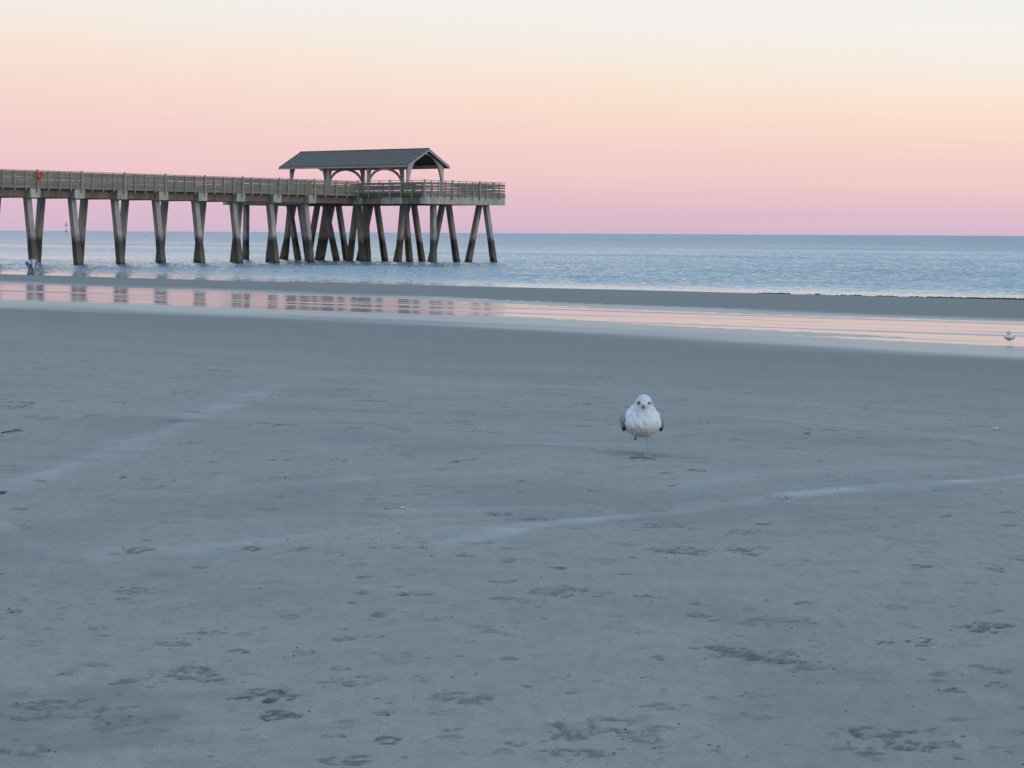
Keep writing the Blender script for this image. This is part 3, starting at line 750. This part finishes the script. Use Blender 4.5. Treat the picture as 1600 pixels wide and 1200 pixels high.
g2 = make_gull(-PI/2-.35, 'small distant pale gull at the edge of the pink tidal pool', 1, -.1)
x, y, z = ground(1577, 539); g2.location = (x, y, max(z, .0)); g2.scale = (1.35,)*3

# ------------------------------------------------------------------ things lying on the sand
def on_sand(px, py):
    x, y, z = ground(px, py); return x, y, z+float(detail(np.array([x]), np.array([y]))[0][0])
def stick(name, a, b, r, mat, label, cat, bend=.03, twig=True):
    A = Vector(on_sand(*a)); B = Vector(on_sand(*b)); o = empty(name, A); tag(o, label, cat)
    m = MB(); d = B-A; pts = [tuple(d*(k/6)+Vector((0,0,r*.6+bend*d.length*math.sin(PI*k/6)+.002*random.random()))) for k in range(7)]
    m.tube(pts, [r*.8,r,r*1.05,r*.95,r,r*.8,r*.5], 8)
    ob = m.build('stem', mat, o, True)
    if twig:
        m = MB(); q = Vector(pts[3]); m.tube([tuple(q), tuple(q+Vector((.02,.015,.01))), tuple(q+Vector((.045,.03,.006)))], [r*.5,r*.4,r*.2], 6); m.build('twig', mat, o, True)
    return o
stick('driftwood_stick', (32,637), (54,630), .0045, M_drift, 'short pale driftwood stick on the sand at the left edge, above the brown reed', 'stick')
stick('reed_stalk', (2,677), (36,674), .004, M_reed, 'dark brown reed stalk lying on the sand at the left edge', 'reed')
stick('reed_piece', (-6,774), (10,772), .006, M_reed, 'short reddish brown reed end at the left edge, beside the pale blown-sand band', 'reed', twig=False)
stick('twig', (984,716), (1025,718), .0028, M_reed, 'thin dark twig in the sand at the feet of the larger gull', 'twig')
def scallop(name, px, py, r, mat, label, cat, rz=.4):
    x, y, z = on_sand(px, py); N = 18; vs = [(0,-r*.8,.002)]; 
    for j in (1, 2, 3):
        for k in range(N+1):
            th = PI*(.08+.84*k/N); q = r*j/3*(1+.04*(k % 2)); vs.append((q*math.cos(th)*1.1, -r*.8+q*1.6*math.sin(th), .002+(.42*r*math.sin(PI*min(j/3,.95)*.9))+.002*(k % 2)))
    fs = [(0, 1+k, 2+k) for k in range(N)]
    for j in range(2):
        for k in range(N): b0 = 1+j*(N+1)+k; fs.append((b0, b0+N+1, b0+N+2, b0+1))
    m = MB(); m.add(vs, fs); o = m.build(name, mat, None, True); o.location = (x, y, z); o.rotation_euler = (0, 0, rz)
    md = o.modifiers.new('t', 'SOLIDIFY'); md.thickness = .0025
    return tag(o, label, cat)
scallop('shell', 1556, 671, .028, M_shell, 'white broken shell on the sand near the right edge', 'shell')
scallop('shell', 629, 797, .010, M_shell, 'tiny white shell on the pale sand, well below the pier', 'shell', 1.2)
scallop('dry_leaf', 1211, 565, .055, M_leaf, 'yellow dry leaf on the darker sand below the wet band', 'leaf', 2.)
scallop('dry_leaf', 1261, 679, .022, M_reed, 'small brown leaf on the sand right of the larger gull', 'leaf', .3)

# crumbs of sand and shell grit: uncountable
def ico():
    import bmesh
    bm = bmesh.new(); bmesh.ops.create_icosphere(bm, subdivisions=1, radius=1); v = [tuple(q.co) for q in bm.verts]; f = [tuple(q.index for q in fc.verts) for fc in bm.faces]; bm.free(); return np.array(v), f
iv, ifc = ico()
pts = []
for cx, cy, r, a in clumps[:len(CL)]:
    if cy > 16: continue
    for k in range(int(1+5*a)):
        q = random.gauss(0, r*1.0), random.gauss(0, r*.9); pts.append((cx+q[0], cy+q[1], random.uniform(.001, .003)*(1+cy*.03)))
for k in range(420):
    y = 3.6+12*random.random()**1.3; x = random.uniform(-.30, .30)*(y+1); pts.append((x, y, random.uniform(.0008, .003)*(1+y*.03)))
P = np.array(pts); zz = base_z(P[:,0], P[:,1])+detail(P[:,0], P[:,1])[0]
vs = []; fs = []
for (x, y, r), z in zip(pts, zz):
    b = len(vs); jit = iv*(1+rng.uniform(-.3,.3,(len(iv),1)))*np.array([r*random.uniform(.8,1.7), r*random.uniform(.8,1.5), r*random.uniform(.5,.9)])
    vs += [(x+q[0], y+q[1], z+r*.25+q[2]) for q in jit]; fs += [tuple(i+b for i in f) for f in ifc]
me = bpy.data.meshes.new('sand_crumbs'); me.from_pydata(vs, [], fs); o = link('sand_crumbs', me, M_clod); tag(o, 'scattered dark crumbs of damp sand over the foreground beach', 'sand crumbs', kind='stuff')
# dark strip of seaweed along the seaward edge of the bar
m = MB()
for k in range(900):
    px = random.choice([random.uniform(1190,1260), random.uniform(1260,1420), random.uniform(1400,1640), random.uniform(1400,1640)])
    yv = np.interp(px, [1190,1260,1420,1600,1640], [460.5,462.3,466.5,469.7,470.6])
    p = at_z(px, yv, .03)
    if math.sin(px*.11)+math.sin(px*.043+1) < -.5 and px < 1420: continue
    dx = random.gauss(0, .12); u_, v_ = uv(p.x, p.y); u_ += random.gauss(0, .22)
    X_, Y_ = from_uv(u_, v_); zb = .03; s_ = random.uniform(.08,.2)
    th = random.uniform(-.5,.5); L = random.uniform(.2,.7)
    a_ = Vector((UY*math.cos(th)+UX*math.sin(th), -UX*math.cos(th)+UY*math.sin(th), 0))*L/2
    m.tube([(X_-a_.x, Y_-a_.y, zb+.01), (X_, Y_, zb+s_*.4), (X_+a_.x, Y_+a_.y, zb+.01)], [.015, s_*.26, .015], 5)
o = m.build('seaweed_wrack', M_weed); tag(o, 'dark strip of washed-up seaweed along the seaward edge of the sandbar', 'seaweed', kind='stuff')

# ------------------------------------------------------------------ sky
W = bpy.data.worlds.new('World'); S.world = W; W.use_nodes = True; T = W.node_tree; T.nodes.clear()
def N_(ty, **k):
    x = T.nodes.new(ty)
    for a, b in k.items(): setattr(x, a, b)
    return x
def MT(op, a, b=0., clamp=False):
    x = N_('ShaderNodeMath', operation=op, use_clamp=clamp)
    for s_, v_ in zip(x.inputs, (a, b)):
        if isinstance(v_, (int, float)): s_.default_value = v_
        else: T.links.new(v_, s_)
    return x.outputs[0]
tc = N_('ShaderNodeTexCoord'); sp = N_('ShaderNodeSeparateXYZ'); T.links.new(tc.outputs['Generated'], sp.inputs[0])
dx, dy, dz = sp.outputs
zc = MT('MAXIMUM', dz, 0.)
zz_ = MT('ADD', zc, MT('MULTIPLY', MT('MULTIPLY', dx, .06), MT('MULTIPLY', zc, 12., True)))
fac = MT('POWER', MT('MAXIMUM', zz_, 0.), .5)
cr = N_('ShaderNodeValToRGB'); T.links.new(fac, cr.inputs[0])
def lin(c): return tuple((x/255/12.92) if x <= 10 else ((x/255+.055)/1.055)**2.4 for x in c)
SKY = [(0,(208,182,205)),(.10,(222,188,205)),(.135,(233,194,203)),(.168,(241,203,202)),(.20,(245,208,204)),(.235,(248,219,205)),(.268,(249,229,213)),(.295,(246,237,226)),(.325,(244,241,237)),(.35,(241,240,239)),
       (.42,(224,233,239)),(.52,(190,215,232)),(.75,(153,186,219)),(1,(140,173,217))]
cr.color_ramp.interpolation = 'LINEAR'
els = cr.color_ramp.elements
while len(els) < len(SKY): els.new(.5)
for e, (p_, c_) in zip(els, SKY): e.position = p_; e.color = (*lin(c_), 1)
# the afterglow side behind the camera is paler and less bright low down
bg = N_('ShaderNodeBackground'); wm = N_('ShaderNodeMix', data_type='RGBA', blend_type='MULTIPLY'); lt = N_('ShaderNodeMix', data_type='RGBA'); lt.inputs[6].default_value = (.985,.985,1.015,1); lt.inputs[7].default_value = (1.01,1.0,.98,1)
T.links.new(MT('ADD', MT('MULTIPLY', dx, 2.2), .5, True), lt.inputs[0])
lm = N_('ShaderNodeMix', data_type='RGBA', blend_type='MULTIPLY'); lm.inputs[0].default_value = 1; T.links.new(cr.outputs[0], lm.inputs[6]); T.links.new(lt.outputs[2], lm.inputs[7])
T.links.new(lm.outputs[2], wm.inputs[6]); wm.inputs[7].default_value = (1.15,.96,.78,1)
T.links.new(MT('MULTIPLY', MT('MULTIPLY', dy, -2.5, True), MT('SUBTRACT', 1.0, MT('MULTIPLY', zc, 1.6, True))), wm.inputs[0]); T.links.new(wm.outputs[2], bg.inputs[0])
st_ = MT('ADD', 1.0, MT('MULTIPLY', MT('MULTIPLY', MT('SUBTRACT', zc, .2), 2.0, True), .75))
back = MT('SUBTRACT', 1.0, MT('MULTIPLY', MT('MULTIPLY', dy, -2.0, True), MT('SUBTRACT', .5, MT('MULTIPLY', zc, .8, True))))
T.links.new(MT('MULTIPLY', st_, back), bg.inputs[1])
wo = N_('ShaderNodeOutputWorld'); T.links.new(bg.outputs[0], wo.inputs[0])
sl = bpy.data.lights.new('sun', 'SUN'); sl.energy = .6; sl.angle = math.radians(14); sl.color = (1,.93,.86)
so = bpy.data.objects.new('sun', sl); C.objects.link(so)
sd = Vector((.83*math.cos(math.radians(14)), -.55*math.cos(math.radians(14)), math.sin(math.radians(14))))
so.rotation_euler = sd.to_track_quat('Z', 'Y').to_euler()
S.view_settings.view_transform = 'Standard'; S.view_settings.look = 'None'; S.view_settings.exposure = 0; S.view_settings.gamma = 1
S.cycles.max_bounces = 6
